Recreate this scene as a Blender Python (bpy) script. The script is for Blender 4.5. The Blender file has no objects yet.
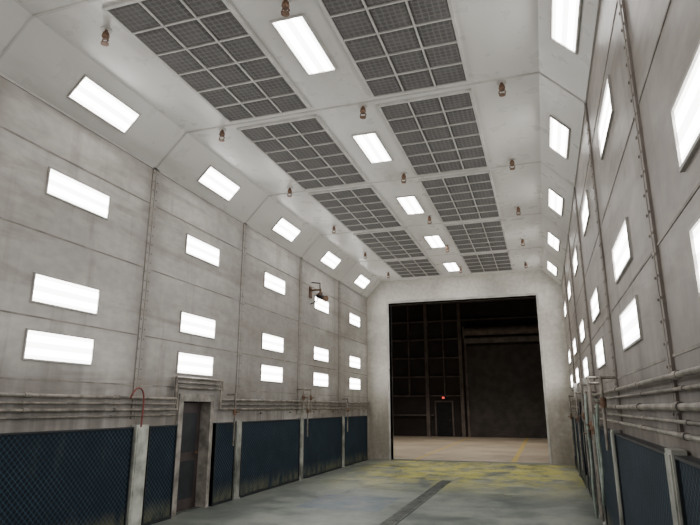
import bpy, math, random, bmesh
from mathutils import Vector, Matrix
random.seed(7)
S=bpy.context.scene
CX=-2.65; XL=-6.15; XR=0.86; ZC=6.45; ZW=5.85; SL=0.57
YB=-5.0; YE=20.6; YE2=20.95
PITCH=3.23; Y0=6.12

# ---------------------------------------------------------------- materials
class NT:
    def __init__(s,name):
        s.m=bpy.data.materials.new(name); s.m.use_nodes=True
        s.t=s.m.node_tree; s.n=s.t.nodes; s.l=s.t.links
        s.b=s.n['Principled BSDF']
        s.tc=s.n.new('ShaderNodeTexCoord')
        s.pos=s.tc.outputs['Object']
    def _set(s,inp,v):
        if hasattr(v,'links') or hasattr(v,'is_linked'): s.l.new(v,inp)
        elif v is not None: inp.default_value=v
    def math(s,op,a,b=None,c=None,clamp=False):
        n=s.n.new('ShaderNodeMath'); n.operation=op; n.use_clamp=clamp
        s._set(n.inputs[0],a)
        if b is not None: s._set(n.inputs[1],b)
        if c is not None: s._set(n.inputs[2],c)
        return n.outputs[0]
    def noise(s,scale=1,sv=(1,1,1),detail=5,rough=.6,off=(0,0,0),dist=0):
        mp=s.n.new('ShaderNodeMapping'); mp.inputs['Scale'].default_value=sv; mp.inputs['Location'].default_value=off
        s.l.new(s.pos,mp.inputs[0])
        n=s.n.new('ShaderNodeTexNoise'); n.inputs['Scale'].default_value=scale
        n.inputs['Detail'].default_value=detail; n.inputs['Roughness'].default_value=rough
        n.inputs['Distortion'].default_value=dist
        s.l.new(mp.outputs[0],n.inputs['Vector']); return n.outputs['Fac']
    def ss(s,v,lo,hi):
        n=s.n.new('ShaderNodeMapRange'); n.interpolation_type='SMOOTHSTEP'
        s._set(n.inputs[0],v); n.inputs[1].default_value=lo; n.inputs[2].default_value=hi
        n.inputs[3].default_value=0; n.inputs[4].default_value=1; return n.outputs[0]
    def mix(s,f,a,b,mode='MIX'):
        n=s.n.new('ShaderNodeMix'); n.data_type='RGBA'; n.blend_type=mode
        s._set(n.inputs[0],f)
        for i,v in ((6,a),(7,b)):
            if isinstance(v,tuple): n.inputs[i].default_value=(*v[:3],1)
            else: s.l.new(v,n.inputs[i])
        return n.outputs[2]
    def xyz(s):
        n=s.n.new('ShaderNodeSeparateXYZ'); s.l.new(s.pos,n.inputs[0]); return n.outputs
    def color(s,c):
        if isinstance(c,tuple): s.b.inputs['Base Color'].default_value=(*c[:3],1)
        else: s.l.new(c,s.b.inputs['Base Color'])
    def rough(s,r): s._set(s.b.inputs['Roughness'],r)
    def bump(s,h,st=.3,d=.01):
        n=s.n.new('ShaderNodeBump'); n.inputs['Strength'].default_value=st; n.inputs['Distance'].default_value=d
        s.l.new(h,n.inputs['Height']); s.l.new(n.outputs[0],s.b.inputs['Normal'])
    def band(s,v,c,w,soft):
        d=s.math('ABSOLUTE',s.math('SUBTRACT',v,c)); 
        return s.math('SUBTRACT',1.0,s.ss(d,w,w+soft))

def simple(name,c,rough=.6,metal=0.0,var=.25,scale=6,bump=0):
    t=NT(name)
    n=t.noise(scale,detail=4)
    f=t.ss(n,.3,.7)
    t.color(t.mix(f,tuple(x*(1-var) for x in c),tuple(min(1,x*(1+var)) for x in c)))
    t.rough(rough); t.b.inputs['Metallic'].default_value=metal
    if bump: t.bump(n,bump)
    return t.m
def emis(name,c,st):
    t=NT(name); t.color((.8,.8,.8)); t.b.inputs['Emission Color'].default_value=(*c,1)
    t.b.inputs['Emission Strength'].default_value=st; return t.m

def wallmat(name,base,grime,amount,seed):
    t=NT(name); X,Y,Z=t.xyz()
    big=t.noise(.4,(1,.55,1.2),5,.55,(seed,seed*2,0),.5)
    st=t.noise(.9,(1,.26,2.4),7,.66,(seed,3,1),.5)
    ver=t.noise(1.3,(1,2.6,.22),5,.62,(5,seed,2))
    fine=t.noise(9,(1,.6,1),3,.5)
    c=t.mix(t.ss(big,.33,.67),tuple(b*.70 for b in base),tuple(b*1.15 for b in base))
    c=t.mix(t.math('MULTIPLY',t.ss(st,.46,.70),amount),c,grime)
    c=t.mix(t.math('MULTIPLY',t.ss(ver,.52,.74),amount*.7),c,tuple(g*.9 for g in grime))
    br=t.n.new('ShaderNodeTexWhiteNoise'); br.noise_dimensions='2D'
    cb=t.n.new('ShaderNodeCombineXYZ')
    t.l.new(t.math('FLOOR',t.math('DIVIDE',t.math('SUBTRACT',Y,Y0-PITCH/2),PITCH)),cb.inputs[0])
    t.l.new(t.math('FLOOR',t.math('DIVIDE',t.math('SUBTRACT',Z,.55),1.16)),cb.inputs[1])
    t.l.new(cb.outputs[0],br.inputs['Vector'])
    c=t.mix(t.math('MULTIPLY',br.outputs['Value'],.28),c,tuple(g*1.2 for g in grime))
    ph=t.math('PINGPONG',t.math('SUBTRACT',Y,Y0),PITCH/2)
    jd=t.ss(ph,PITCH/2-.5,PITCH/2)
    c=t.mix(t.math('MULTIPLY',t.math('MULTIPLY',jd,t.ss(big,.3,.6)),amount*.9),c,tuple(g*.75 for g in grime))
    low=t.math('SUBTRACT',1.0,t.ss(Z,1.6,2.8))
    lowf=t.math('MULTIPLY',low,t.ss(ver,.22,.6))
    c=t.mix(t.math('MULTIPLY',lowf,.8),c,tuple(g*.6 for g in grime))
    wt=t.noise(.8,(1,.6,1),4,.55,(9,seed,4))
    c=t.mix(t.math('MULTIPLY',t.ss(wt,.55,.78),.5),c,tuple(min(1,b*1.4) for b in base))
    c=t.mix(.16,c,t.mix(t.ss(fine,.3,.7),(.25,.25,.25),(.75,.75,.75)),'OVERLAY')
    t.color(c); t.rough(.42); t.bump(fine,.06,.004); return t.m

M_wl=wallmat('wall_paint_left',(.45,.43,.405),(.19,.165,.14),.64,1)
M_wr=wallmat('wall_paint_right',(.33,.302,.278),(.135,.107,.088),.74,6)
M_we=wallmat('wall_paint_end',(.61,.59,.55),(.30,.26,.20),.3,3)
def ceilmat():
    t=NT('ceiling_paint')
    a=t.noise(.4,(1,.5,1),3,.5); b=t.noise(3,(1,1,1),3,.5); v=t.noise(1.0,(1.6,.35,1.6),4,.55,(3,1,0))
    c=t.mix(t.ss(a,.32,.68),(.48,.47,.45),(.62,.612,.592))
    c=t.mix(t.math('MULTIPLY',t.ss(v,.53,.78),.45),c,(.29,.27,.245))
    t.color(c); t.rough(t.math('MULTIPLY_ADD',b,.2,.2)); t.bump(b,.05,.01); return t.m
M_ceil=ceilmat()
def floormat():
    t=NT('concrete_floor'); X,Y,Z=t.xyz()
    a=t.noise(.45,(1,1,1),7,.68); b=t.noise(1.5,(1,1,1),6,.7,(3,7,0)); f=t.noise(12,(1,1,1),4,.6)
    c=t.mix(t.ss(a,.36,.64),(.085,.10,.093),(.185,.203,.18))
    c=t.mix(t.math('MULTIPLY',t.ss(b,.5,.68),.55),c,(.235,.245,.205))
    c=t.mix(t.math('MULTIPLY',t.ss(b,.47,.3),.6),c,(.058,.066,.062))
    mp=t.n.new('ShaderNodeMapping'); mp.inputs['Rotation'].default_value=(0,0,.06); t.l.new(t.pos,mp.inputs[0])
    br=t.n.new('ShaderNodeTexBrick'); br.inputs['Scale'].default_value=.55; br.inputs['Color1'].default_value=(0,0,0,1)
    br.inputs['Color2'].default_value=(1,1,1,1); br.inputs['Mortar'].default_value=(.2,.2,.2,1); br.inputs['Mortar Size'].default_value=.015
    br.offset=.37; t.l.new(mp.outputs[0],br.inputs[0])
    bf=t.ss(br.outputs['Color'],.45,.6)
    my=t.math('MULTIPLY',t.ss(Y,12.0,17.5),t.ss(Y,20.7,20.2))
    mx=t.band(X,-2.1,2.4,1.4)
    ny=t.noise(1.3,(1,.6,1),8,.78,(11,2,0))
    yl=t.math('MULTIPLY',t.math('MULTIPLY',my,mx),t.ss(t.math('ADD',ny,t.math('MULTIPLY',bf,.06)),.40,.64))
    c=t.mix(t.math('MULTIPLY',yl,.9),c,(.44,.405,.085))
    wh=t.math('MULTIPLY',my,t.ss(t.noise(2.2,(1,1,1),6,.7,(4,4,4)),.52,.64))
    c=t.mix(t.math('MULTIPLY',wh,.5),c,(.45,.44,.30))
    bl=t.math('MULTIPLY',t.band(X,-3.75,.75,.12),t.band(Y,11.3,.8,.1))
    bl=t.math('MULTIPLY',bl,t.ss(b,.35,.6))
    c=t.mix(t.math('MULTIPLY',bl,.75),c,(.055,.085,.125))
    t.color(c); t.rough(t.math('MULTIPLY_ADD',b,.55,.18)); t.bump(f,.15,.01); return t.m
M_floor=floormat()
def hallfloor():
    t=NT('hall_floor_concrete'); X,Y,Z=t.xyz()
    a=t.noise(.5,(1,1,1),6,.6)
    c=t.mix(t.ss(a,.3,.7),(.30,.255,.20),(.44,.385,.305))
    l1=t.band(X,-1.15,.08,.03); l2=t.band(X,-4.5,.05,.03)
    c=t.mix(t.math('MULTIPLY',t.math('MAXIMUM',l1,l2),.75),c,(.50,.38,.10))
    t.color(c); t.rough(.6); return t.m
M_hf=hallfloor()
def meshmat():
    t=NT('exhaust_filter_mesh'); X,Y,Z=t.xyz(); k=math.pi/.085
    a=t.math('SINE',t.math('MULTIPLY',t.math('ADD',Y,Z),k))
    b=t.math('SINE',t.math('MULTIPLY',t.math('SUBTRACT',Y,Z),k))
    p=t.ss(t.math('ABSOLUTE',t.math('MULTIPLY',a,b)),.08,.35)
    n=t.noise(1.3,(1,1,1.5),6,.65); d=t.noise(5,(1,1,.4),5,.6)
    ca=t.mix(t.ss(n,.35,.7),(.012,.030,.050),(.024,.055,.082))
    c=t.mix(p,ca,(.002,.006,.012))
    c=t.mix(t.math('MULTIPLY',t.ss(d,.56,.75),.10),c,(.12,.14,.13))
    lowd=t.math('MULTIPLY',t.ss(Z,.4,.05),t.ss(d,.35,.6))
    c=t.mix(t.math('MULTIPLY',lowd,.5),c,(.16,.155,.09))
    t.color(c); t.rough(.75); t.b.inputs['Specular IOR Level'].default_value=.25; t.bump(p,.5,.01); return t.m
M_mesh=meshmat()
def filtmat():
    t=NT('ceiling_filter_media'); X,Y,Z=t.xyz(); k=math.pi/.075
    a=t.math('SINE',t.math('MULTIPLY',X,k)); b=t.math('SINE',t.math('MULTIPLY',Y,k))
    p=t.ss(t.math('ABSOLUTE',t.math('MULTIPLY',a,b)),.0,.6)
    n=t.noise(2.2,(1,1,1),4,.6)
    c=t.mix(p,(.12,.116,.112),(.070,.068,.067))
    c=t.mix(t.math('MULTIPLY',t.ss(n,.4,.7),.45),c,(.13,.126,.121))
    t.color(c); t.rough(.85); t.bump(p,.5,.02); return t.m
M_filt=filtmat()
M_frame=simple('frame_grey_paint',(.38,.365,.34),.5,0,.2,4)
M_bar=simple('filter_grid_bar',(.44,.43,.41),.5,0,.15,3)
M_cseam=simple('ceiling_joint',(.42,.405,.385),.5,0,.12,3)
M_seam=simple('panel_seam',(.22,.20,.175),.6,0,.4,3)
M_post=simple('exhaust_post_paint',(.22,.225,.20),.6,0,.6,2.5)
M_post2=simple('exhaust_post_white_overspray',(.36,.37,.33),.6,0,.5,2.5)
M_pipe=simple('galvanised_pipe',(.20,.18,.155),.45,.3,.5,5)
M_rust=simple('dusty_brass',(.14,.08,.05),.5,.4,.5,20)
M_dark=simple('dark_steel',(.015,.018,.022),.5,.3,.3,6)
M_door=simple('man_door_paint',(.035,.024,.023),.5,0,.4,3)
M_jamb=simple('door_jamb_paint',(.24,.22,.195),.55,0,.5,4)
M_hose=simple('red_rubber_hose',(.18,.035,.03),.5,0,.3,8)
M_hose2=simple('pale_green_hose',(.24,.29,.25),.5,0,.3,8)
M_grate=simple('trench_grate_steel',(.085,.092,.085),.5,.3,.5,6)
M_tube=emis('fluorescent_tube_zone',(1,.978,.945),21)
M_lens=emis('prismatic_lens',(1,.978,.95),10)
M_exit=emis('exit_sign_red',(1,.03,.03),1.5)
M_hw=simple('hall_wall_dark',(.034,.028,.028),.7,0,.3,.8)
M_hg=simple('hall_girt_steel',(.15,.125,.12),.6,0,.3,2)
M_roll=simple('roll_up_door_slats',(.075,.068,.066),.5,.1,.3,2)
M_hbeam=simple('hall_beam_paint',(.20,.185,.17),.5,.1,.3,2)

# ---------------------------------------------------------------- mesh builder
class MB:
    def __init__(s): s.v=[]; s.f=[]; s.mi=[]; s.mats=[]
    def m(s,mat):
        if mat not in s.mats: s.mats.append(mat)
        return s.mats.index(mat)
    def add(s,vs,fs,mat):
        o=len(s.v); s.v+= [tuple(v) for v in vs]; k=s.m(mat)
        for f in fs: s.f.append([i+o for i in f]); s.mi.append(k)
    def box(s,x0,x1,y0,y1,z0,z1,mat,M=None):
        vs=[Vector((x,y,z)) for x in(x0,x1) for y in(y0,y1) for z in(z0,z1)]
        if M: vs=[M@v for v in vs]
        s.add(vs,[(0,1,3,2),(4,6,7,5),(0,4,5,1),(2,3,7,6),(0,2,6,4),(1,5,7,3)],mat)
    def quad(s,a,b,c,d,mat): s.add([a,b,c,d],[(0,1,2,3)],mat)
    def cyl(s,a,b,r,mat,r2=None,n=12):
        a=Vector(a);b=Vector(b); r2=r if r2 is None else r2
        q=(b-a).to_track_quat('Z','Y').to_matrix(); L=(b-a).length
        vs=[]; 
        for z,rr in((0,r),(L,r2)):
            for i in range(n):
                t=2*math.pi*i/n; vs.append(a+q@Vector((rr*math.cos(t),rr*math.sin(t),z)))
        fs=[(i,(i+1)%n,n+(i+1)%n,n+i) for i in range(n)]
        fs+= [tuple(reversed(range(n))),tuple(range(n,2*n))]
        s.add(vs,fs,mat)
    def sph(s,c,r,mat,n=10,sc=(1,1,1)):
        vs=[];fs=[];h=n//2
        for j in range(h+1):
            p=math.pi*j/h
            for i in range(n):
                t=2*math.pi*i/n
                vs.append((c[0]+sc[0]*r*math.sin(p)*math.cos(t),c[1]+sc[1]*r*math.sin(p)*math.sin(t),c[2]+sc[2]*r*math.cos(p)))
        for j in range(h):
            for i in range(n): fs.append((j*n+i,(j+1)*n+i,(j+1)*n+(i+1)%n,j*n+(i+1)%n))
        s.add(vs,fs,mat)
    def tube(s,pts,r,mat,couplings=True):
        for a,b in zip(pts,pts[1:]): s.cyl(a,b,r,mat)
        for p in pts[1:-1]: s.sph(p,r*(1.25 if couplings else 1),mat)
    def obj(s,name,loc=(0,0,0)):
        me=bpy.data.meshes.new(name); me.from_pydata(s.v,[],s.f)
        for m in s.mats: me.materials.append(m)
        for p,k in zip(me.polygons,s.mi): p.material_index=k
        me.update()
        bm=bmesh.new(); bm.from_mesh(me); bmesh.ops.recalc_face_normals(bm,faces=bm.faces); bm.to_mesh(me); bm.free()
        o=bpy.data.objects.new(name,me); o.location=loc
        S.collection.objects.link(o)
        return o
def inst(me,name,M):
    o=bpy.data.objects.new(name,me); o.matrix_world=M; S.collection.objects.link(o); return o

bays=[Y0+PITCH*k for k in range(-3,5)]
joints=[Y0+PITCH*(k-.5) for k in range(-3,5)]

# ---------------------------------------------------------------- room shell
b=MB(); b.box(XL-.3,XR+.3,YB-.2,YE2,-.2,0,M_floor); b.obj('floor')
seams=[2.14,2.93,4.05,5.18]
def wall(side):
    left=side=='left'; X=XL if left else XR; sg=1 if left else -1
    mw=M_wl if left else M_wr
    b=MB()
    if left:
        b.box(X-.25,X,YB,8.98,0,ZW,mw); b.box(X-.25,X,9.9,YE,0,ZW,mw); b.box(X-.25,X,8.98,9.9,1.95,ZW,mw)
    else: b.box(X,X+.25,YB,YE,0,ZW,mw)
    for z in seams: b.box(min(X,X+sg*.006),max(X,X+sg*.006),YB,YE,z-.010,z+.010,M_seam)
    for y in joints:
        b.box(min(X,X+sg*.02),max(X,X+sg*.02),y-.075,y+.075,1.62,ZW,mw)
        b.box(min(X,X+sg*.024),max(X,X+sg*.024),y-.008,y+.008,1.62,ZW,M_seam)
        for i in range(26):
            z=1.75+i*.16
            for dy in(-.05,.05):
                xx=X+sg*.02; b.box(min(xx,xx+sg*.01),max(xx,xx+sg*.01),y+dy-.009,y+dy+.009,z-.009,z+.009,M_seam)
    b.obj('wall_'+side)
wall('left'); wall('right')
OX0=-5.3; OX1=0.0; OZ=5.58
b=MB()
b.box(XL-.25,OX0,YE,YE2,0,ZC,M_we); b.box(OX1,XR+.25,YE,YE2,0,ZC,M_we); b.box(OX0,OX1,YE,YE2,OZ,ZC,M_we)
b.box(OX0-.07,OX0,YE-.03,YE2+.02,0,OZ+.07,M_frame); b.box(OX1,OX1+.07,YE-.03,YE2+.02,0,OZ+.07,M_frame)
b.box(OX0,OX1,YE-.03,YE2+.02,OZ,OZ+.07,M_frame)
b.obj('wall_end')
b=MB(); b.box(XL-.25,XR+.25,YB-.25,YB,0,ZC,M_we); b.obj('wall_back')
b=MB()
b.box(XL+SL-.01,XR-SL+.01,YB,YE,ZC,ZC+.2,M_ceil)
for X,sg in((XL,1),(XR,-1)):
    p=[(X,ZW),(X+sg*SL,ZC),(X+sg*SL,ZC+.2),(X-sg*.25,ZC+.2),(X-sg*.25,ZW)]
    vs=[(x,YB,z) for x,z in p]+[(x,YE,z) for x,z in p]
    b.add(vs,[(0,1,2,3,4),(9,8,7,6,5)]+[(i,(i+1)%5,5+(i+1)%5,5+i) for i in range(5)],M_ceil)
    n=Vector((sg*(ZC-ZW),0,-SL)).normalized()
    b.box(min(X,X+sg*.02),max(X,X+sg*.02),YB,YE,ZW-.035,ZW-.002,M_cseam)
    for y in joints:
        A=Vector((X,y,ZW)); B=Vector((X+sg*SL,y,ZC)); o=n*.008
        b.quad(A+o+Vector((0,-.015,0)),A+o+Vector((0,.015,0)),B+o+Vector((0,.015,0)),B+o+Vector((0,-.015,0)),M_cseam)
for y in joints:
    b.box(XL+SL,XR-SL,y-.02,y+.02,ZC-.008,ZC,M_cseam)
b.obj('ceiling')

# ---------------------------------------------------------------- ceiling filter grids
def filt(nr,ln,w=1.44,nc=3):
    b=MB(); cw=w/nc; cl=ln/nr
    b.box(-w/2,w/2,0,ln,-.012,0,M_dark)
    for i in range(nc):
        for j in range(nr):
            x0=-w/2+i*cw+.012; x1=x0+cw-.024; y0=j*cl+.012; y1=y0+cl-.024
            a=-.014; c=-.036; g=.05
            vs=[(x0,y0,a),(x1,y0,a),(x1,y1,a),(x0,y1,a),(x0+g,y0+g,c),(x1-g,y0+g,c),(x1-g,y1-g,c),(x0+g,y1-g,c)]
            b.add(vs,[(4,5,6,7),(0,1,5,4),(1,2,6,5),(2,3,7,6),(3,0,4,7)],M_filt)
    for i in range(nc+1):
        x=-w/2+i*cw; t=.02 if i in(0,nc) else .011
        b.box(x-t,x+t,-.02,ln+.02,-.04,0,M_bar)
    for j in range(nr+1):
        y=j*cl; t=.02 if j in(0,nr) else .011
        b.box(-w/2,w/2,y-t,y+t,-.038,0,M_bar)
    return b
L=2.95; src=None
for y in bays:
    for x in (-3.92,-1.42):
        if y>18: o=filt(5,2.5).obj('ceiling_filter_panel',(x,y-L/2,ZC-.001))
        elif src is None: o=filt(6,L).obj('ceiling_filter_panel',(x,y-L/2,ZC-.001)); src=o.data
        else: inst(src,'ceiling_filter_panel',Matrix.Translation((x,y-L/2,ZC-.001)))

# ---------------------------------------------------------------- light fixtures
def fixture(w,l,fr=.022,d=.025):
    b=MB()
    b.box(-w/2,w/2,-l/2,l/2,0,.006,M_frame)
    b.box(-w/2-fr,-w/2,-l/2-fr,l/2+fr,0,d,M_frame); b.box(w/2,w/2+fr,-l/2-fr,l/2+fr,0,d,M_frame)
    b.box(-w/2,w/2,-l/2-fr,-l/2,0,d,M_frame); b.box(-w/2,w/2,l/2,l/2+fr,0,d,M_frame)
    z=.009; xs=[-w/2,-w*.36,-w*.12,w*.12,w*.36,w/2]
    for i in range(5):
        m=M_tube if i%2 else M_lens
        b.quad((xs[i],-l/2,z),(xs[i+1],-l/2,z),(xs[i+1],l/2,z),(xs[i],l/2,z),m)
    return b
def mesh_of(b,name):
    o=b.obj(name); me=o.data; bpy.data.objects.remove(o); return me
F_ceil=mesh_of(fixture(.40,1.2),'ceiling_light'); F_wall=mesh_of(fixture(.35,1.14),'wall_light'); F_cove=mesh_of(fixture(.36,1.14),'cove_light')
def basis(xa,ya,za,loc):
    m=Matrix((xa,ya,za)).transposed().to_4x4(); m.translation=Vector(loc); return m
for y in bays:
    inst(F_ceil,'ceiling_light',basis(Vector((-1,0,0)),Vector((0,1,0)),Vector((0,0,-1)),(CX,y,ZC)))
    for X,sg in((XL,1),(XR,-1)):
        za=Vector((sg*(ZC-ZW),0,-SL)).normalized(); ya=Vector((0,1,0)); xa=ya.cross(za)
        inst(F_cove,'cove_light',basis(xa,ya,za,Vector((X+sg*SL/2,y,(ZW+ZC)/2))+za*.001))
        za=Vector((sg,0,0)); xa=ya.cross(za)
        for z in(4.77,3.30,2.57):
            inst(F_wall,'wall_light',basis(xa,ya,za,(X,y,z)))

# ---------------------------------------------------------------- sprinklers
b=MB()
b.cyl((0,0,0),(0,0,-.012),.07,M_frame,n=16)
b.cyl((0,0,-.012),(0,0,-.05),.022,M_rust)
b.cyl((0,0,-.05),(0,0,-.10),.04,M_rust,.05); b.cyl((0,0,-.10),(0,0,-.14),.05,M_rust,.03)
for s in(-1,1): b.tube([(s*.035,0,-.13),(s*.05,0,-.17),(0,0,-.20)],.008,M_rust)
b.cyl((0,0,-.20),(0,0,-.21),.05,M_rust,n=16)
SP=mesh_of(b,'sprinkler_head')
for k in range(-2,6):
    y=5.05+2.83*k
    for x in(-4.92,-2.38,-.24):
        yy=y-.05; xx=x
        if k==0 and x==-2.38: yy=5.2; xx=-2.52
        inst(SP,'sprinkler_head',Matrix.Translation((xx,yy,ZC-.001)))

# ---------------------------------------------------------------- exhaust filter banks
def exhaust(y0,y1,left):
    X=(XL+.001) if left else (XR-.001); sg=1 if left else -1; d=.10; z1=1.5
    b=MB()
    def bx(a,c,*r): b.box(min(X+sg*a,X+sg*c),max(X+sg*a,X+sg*c),*r)
    bx(0,d-.02,y0,y1,.04,z1-.02,M_mesh)
    bx(0,d,y0,y1,0,.05,M_dark); bx(0,d,y0,y1,z1-.02,z1,M_dark)
    bx(0,d,y0,y0+.02,.05,z1-.02,M_dark); bx(0,d,y1-.02,y1,.05,z1-.02,M_dark)
    b.obj('exhaust_filter_panel')
def post(y,left,w=.22,d=.11):
    X=(XL+.021) if left else (XR-.021); sg=1 if left else -1; b=MB()
    mt=M_post2 if (left and y<8 and y>7) or y==10.4 else M_post
    def bx(a,c,*r): b.box(min(X+sg*a,X+sg*c),max(X+sg*a,X+sg*c),*r)
    bx(0,d-.02,y-w/2,y+w/2,0,1.53,mt)
    bx(d-.02,d-.01,y-w/2+.03,y+w/2-.03,.1,1.5,mt)
    bx(0,d,y-w/2-.02,y+w/2+.02,0,.03,mt)
    b.obj('exhaust_post')
for a,c in((-2,.9),(1.2,4.30),(4.55,7.65),(8.04,8.78),(10.05,10.80),(11.08,14.14),(14.39,17.44),(17.69,20.2)): exhaust(a,c,True)
for y in(4.425,7.845,10.94,14.265,17.565): post(y,True,.3 if y==7.845 else .2)
for a,c in((-2,.9),(1.2,4.30),(4.55,7.78),(8.06,10.26),(11.24,14.12),(14.38,17.42),(17.68,20.2)): exhaust(a,c,False)
for y in(4.425,7.92,10.4,11.1,14.25,17.55): post(y,False)

# ---------------------------------------------------------------- man door on the left
b=MB()
y0,y1,zt=9.02,9.86,1.88
b.box(XL-.20,XL-.15,y0,y1,.012,zt,M_door)
b.box(XL-.15,XL-.14,y0+.12,y1-.12,.2,.85,M_dark); b.box(XL-.15,XL-.14,y0+.12,y1-.12,1.0,1.7,M_dark)
b.cyl((XL-.15,y1-.1,.98),(XL-.09,y1-.1,.98),.02,M_rust); b.cyl((XL-.09,y1-.1,.98),(XL-.09,y1-.22,.98),.012,M_rust)
for z in(.3,.95,1.6): b.cyl((XL-.14,y0+.01,z-.06),(XL-.14,y0+.01,z+.06),.015,M_rust)
b.obj('door_1')
b=MB()
b.box(XL-.22,XL+.05,8.86,8.99,0,2.03,M_jamb); b.box(XL-.22,XL+.05,9.89,10.0,0,2.03,M_jamb); b.box(XL-.22,XL+.05,8.99,9.89,1.9,2.03,M_jamb)
b.box(XL-.25,XL-.05,8.99,9.89,0,.01,M_grate)
b.obj('trim_1')

# ---------------------------------------------------------------- pipework
def pipes(left):
    X=XL if left else XR; sg=1 if left else -1
    P=lambda o,y,z:(X+sg*o,y,z)
    runs=[(1.94,.024,.10),(1.85,.016,.08),(1.76,.022,.10),(1.67,.013,.06)] if left else [(1.99,.020,.08),(1.91,.012,.06),(1.80,.024,.09),(1.71,.013,.06),(1.63,.018,.08)]
    for z,r,o in runs:
        b=MB()
        if left:
            zt=2.30-(1.94-z)*.9
            ya=8.74-(z-1.67)*.3; yb=10.12+(z-1.67)*.3
            if z>1.7: pts=[P(o,YB+.1,z),P(o,ya,z),P(o,ya,zt),P(o,yb,zt),P(o,yb,z),P(o,YE-.1,z)]
            else: pts=[P(o,YB+.1,z),P(o,8.76,z)]
        else: pts=[P(o,YB+.1,z),P(o,YE-.1,z)]
        b.tube(pts,r,M_pipe)
        y=YB+1
        while y<YE-.5:
            if not(left and 8.3<y<10.6):
                b.cyl(P(o,y-.05,z),P(o,y+.05,z),r*1.35,M_pipe)
                b.box(min(X,X+sg*o),max(X,X+sg*o),y+.5,y+.53,z-r,z+r,M_frame)
            y+=1.6
        b.obj('wall_pipe')
pipes(True); pipes(False)
def drop(left,y,z0,z1,r=.022,o=.16,valve=True,mat=None):
    X=XL if left else XR; sg=1 if left else -1; b=MB(); mat=mat or M_pipe
    b.tube([(X+sg*.022,y,z1),(X+sg*o,y,z1),(X+sg*o,y,z0)],r,mat)
    if valve:
        zz=(z0*.35+z1*.65)
        b.cyl((X+sg*o,y,zz-.06),(X+sg*o,y,zz+.06),r*1.9,M_rust)
        b.cyl((X+sg*o,y,zz),(X+sg*(o+.07),y,zz),.01,M_rust); b.box(min(X+sg*(o+.07),X+sg*(o+.085)),max(X+sg*(o+.07),X+sg*(o+.085)),y-.06,y+.06,zz-.012,zz+.012,M_rust)
    b.obj('drop_pipe')
for y in(10.55,14.4,17.7): drop(True,y,1.05,2.05,.018,.2)
for y in(14.1,14.6): drop(True,y,1.65,2.25,.018,.2,True)
for y,z0,z1 in((9.6,.2,2.15),(9.9,.2,2.25),(10.75,.1,2.05),(11.6,.6,2.2),(13.8,.5,2.1),(17.6,.5,2.1),(7.7,1.3,2.15)): drop(False,y,z0,z1,.020,.19)
def hose(name,pts,r,mat):
    cu=bpy.data.curves.new(name,'CURVE'); cu.dimensions='3D'; cu.bevel_depth=r; cu.bevel_resolution=3
    sp=cu.splines.new('NURBS'); sp.points.add(len(pts)-1)
    for p,q in zip(sp.points,pts): p.co=(*q,1)
    sp.use_endpoint_u=True; sp.order_u=3; cu.materials.append(mat)
    o=bpy.data.objects.new(name,cu); S.collection.objects.link(o)
x=XL+.2
hose('air_hose',[(x-.06,7.45,1.93),(x,7.45,2.06),(x,7.58,2.10),(x,7.68,2.02),(x,7.70,1.8),(x,7.68,1.5)],.013,M_hose)
x=XR-.22
hose('air_hose',[(x,10.3,2.0),(x-.03,10.2,1.6),(x,10.25,1.0),(x-.04,10.1,.5),(x,10.3,.12)],.02,M_hose2)
hose('air_hose',[(x,8.1,1.9),(x-.03,8.2,1.5),(x,8.3,1.1),(x-.04,8.25,.7),(x,8.6,.5),(x,8.8,1.0),(x,8.8,1.7)],.018,M_hose2)
hose('air_hose',[(x,12.0,1.9),(x-.03,12.1,1.3),(x,12.2,.6),(x,12.5,.5),(x,12.6,1.6)],.02,M_dark)
for y,z,w,h in((12.3,2.2,.25,.3),(16.2,2.22,.3,.34)):
    b=MB(); b.box(XR-.12,XR-.001,y-w/2,y+w/2,z-h/2,z+h/2,M_frame); b.box(XR-.13,XR-.12,y-w/2+.03,y+w/2-.03,z-h/2+.03,z+h/2-.03,M_jamb)
    b.cyl((XR-.13,y,z),(XR-.155,y,z),.02,M_dark); b.obj('junction_box')

b=MB(); y=14.9; z=4.95
b.box(XL,XL+.03,y-.09,y+.09,z-.12,z+.2,M_rust)
b.tube([(XL+.03,y,z+.1),(XL+.32,y,z+.1),(XL+.32,y,z-.02)],.028,M_rust)
b.sph((XL+.32,y,z-.04),.075,M_rust)
Mx=Matrix.Translation((XL+.36,y-.02,z-.12))@Matrix.Rotation(-.5,4,'Z')@Matrix.Rotation(.35,4,'Y')
q=lambda *p: Mx@Vector(p)
b.cyl(q(-.16,0,0),q(.16,0,0),.07,M_dark); b.cyl(q(.16,0,0),q(.22,0,0),.085,M_rust,.09); b.cyl(q(-.2,0,0),q(-.16,0,0),.05,M_dark,.07)
b.tube([(XL+.3,y+.02,z+.1),(XL+.28,y+.05,z+.3),(XL+.02,y+.05,z+.34)],.016,M_dark)
b.tube([(XL+.3,y,z),(XL+.22,y,z-.22),(XL+.02,y,z-.3)],.016,M_dark)
b.obj('flame_detector')

# ---------------------------------------------------------------- trench grate
b=MB(); gx=-2.5; w=.10; ye=15.2
b.box(gx-w,gx+w,YB+.3,ye,.001,.006,M_dark)
b.box(gx-w-.025,gx-w,YB+.3,ye,0,.014,M_grate); b.box(gx+w,gx+w+.025,YB+.3,ye,0,.014,M_grate)
y=4.0
while y<ye:
    b.box(gx-w,gx+w,y,y+.06,.006,.012,M_grate); y+=.09
b.obj('trench_grate')

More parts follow.
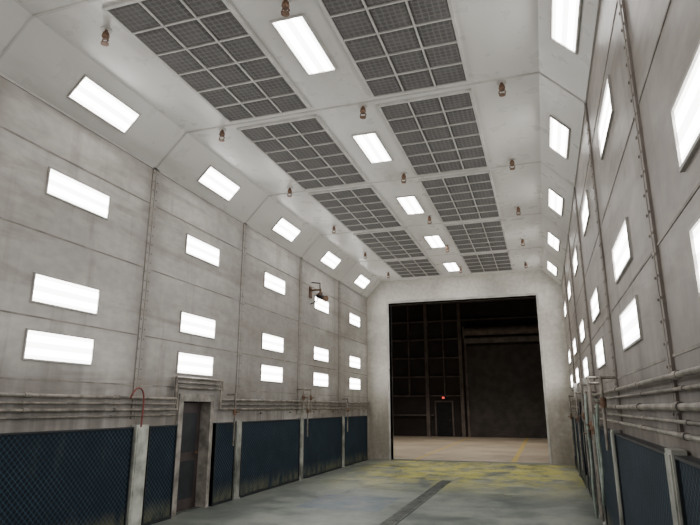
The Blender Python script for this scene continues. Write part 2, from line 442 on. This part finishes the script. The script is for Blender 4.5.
# ---------------------------------------------------------------- dark hall beyond
HX0=-15;HX1=7;HY=37.5;HZ=9.5
b=MB(); b.box(HX0,HX1,YE2,HY+.3,-.2,0,M_hf); b.obj('floor_hall')
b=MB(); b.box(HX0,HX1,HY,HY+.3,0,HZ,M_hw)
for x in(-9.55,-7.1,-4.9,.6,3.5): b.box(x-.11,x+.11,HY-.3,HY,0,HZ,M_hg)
for x in(-10.8,-8.3,-6.0): b.box(x-.04,x+.04,HY-.2,HY,2.5,HZ,M_hg)
for z in(1.3,2.5,3.7,4.9,6.1,7.3,8.5):
    b.box(HX0,-6.75 if z<2.4 else -4.9,HY-.18,HY,z-.04,z+.04,M_hg)
    if z>5.8: b.box(-4.9,HX1,HY-.18,HY,z-.04,z+.04,M_hg)
b.obj('wall_hall_far')
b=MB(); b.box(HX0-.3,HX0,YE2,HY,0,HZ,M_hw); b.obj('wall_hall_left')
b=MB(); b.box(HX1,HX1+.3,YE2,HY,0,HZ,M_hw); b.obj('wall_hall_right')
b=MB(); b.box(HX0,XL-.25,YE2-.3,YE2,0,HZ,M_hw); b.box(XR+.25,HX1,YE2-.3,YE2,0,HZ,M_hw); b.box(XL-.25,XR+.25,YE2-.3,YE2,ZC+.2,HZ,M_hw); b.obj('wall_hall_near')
b=MB(); b.box(HX0,HX1,YE2-.3,HY+.3,HZ,HZ+.2,M_hw)
for y in(23,27,33,36.5): b.box(HX0,HX1,y-.1,y+.1,HZ-.4,HZ,M_hg)
b.obj('ceiling_hall')
b=MB()
for i in range(40): 
    z=.02+i*.14; b.box(-4.5,.25,HY-.12,HY-.08,z,z+.13,M_roll)
b.box(-4.65,-4.5,HY-.2,HY-.001,0,6.0,M_hg); b.box(.25,.4,HY-.2,HY-.001,0,6.0,M_hg); 
b.box(-4.6,.35,HY-.5,HY-.19,5.75,6.05,M_hbeam)
b.cyl((-4.6,HY-.45,6.5),(.35,HY-.45,6.5),.28,M_hg,n=20)
for x in(-4.6,.3): b.box(x-.03,x+.03,HY-.75,HY-.19,6.05,6.85,M_hbeam)
b.obj('roll_up_door')
b=MB(); b.box(-6.6,-5.6,HY-.08,HY-.02,.01,2.1,M_dark); b.box(-6.7,-6.6,HY-.1,HY-.001,0,2.2,M_hg); b.box(-5.6,-5.5,HY-.1,HY-.001,0,2.2,M_hg); b.box(-6.6,-5.6,HY-.1,HY-.001,2.1,2.2,M_hg)
b.cyl((-5.75,HY-.08,1),(-5.75,HY-.14,1),.03,M_rust); b.obj('door_2')
b=MB(); b.box(-6.2,-6.0,HY-.28,HY-.2,2.3,2.45,M_dark); b.box(-6.17,-6.03,HY-.285,HY-.28,2.32,2.43,M_exit); b.box(-6.12,-6.08,HY-.2,HY,2.36,2.4,M_dark); b.obj('exit_sign')
for x,y in((-7,25),(-2,25),(-7,31),(-2,31)):  # unseen fixtures and spots, added overhead to brighten the hall floor
    b=MB(); b.cyl((0,0,-.001),(0,0,-.9),.015,M_dark); b.cyl((0,0,-.9),(0,0,-1.1),.1,M_dark); b.cyl((0,0,-1.1),(0,0,-1.4),.12,M_frame,.28,n=20)
    o=b.obj('added_fill_lamp',(x,y,HZ))
    l=bpy.data.lights.new('fill_spot','SPOT'); l.energy=1000; l.spot_size=math.radians(105); l.spot_blend=.5; l.color=(1,.89,.76); l.shadow_soft_size=.2
    lo=bpy.data.objects.new('fill_spot',l); lo.location=(0,0,-1.45); S.collection.objects.link(lo); lo.parent=o

# ---------------------------------------------------------------- world + camera
w=bpy.data.worlds.new('World'); S.world=w; w.use_nodes=True
w.node_tree.nodes['Background'].inputs[0].default_value=(.02,.02,.022,1)
cam=bpy.data.cameras.new('camera'); co=bpy.data.objects.new('camera',cam); S.collection.objects.link(co); S.camera=co
cam.sensor_width=36; cam.lens=570/700*36; cam.clip_start=.05; cam.clip_end=200
co.location=(0,0,1.8)
co.rotation_euler=(math.radians(90+14.23),0,math.radians(18.35))
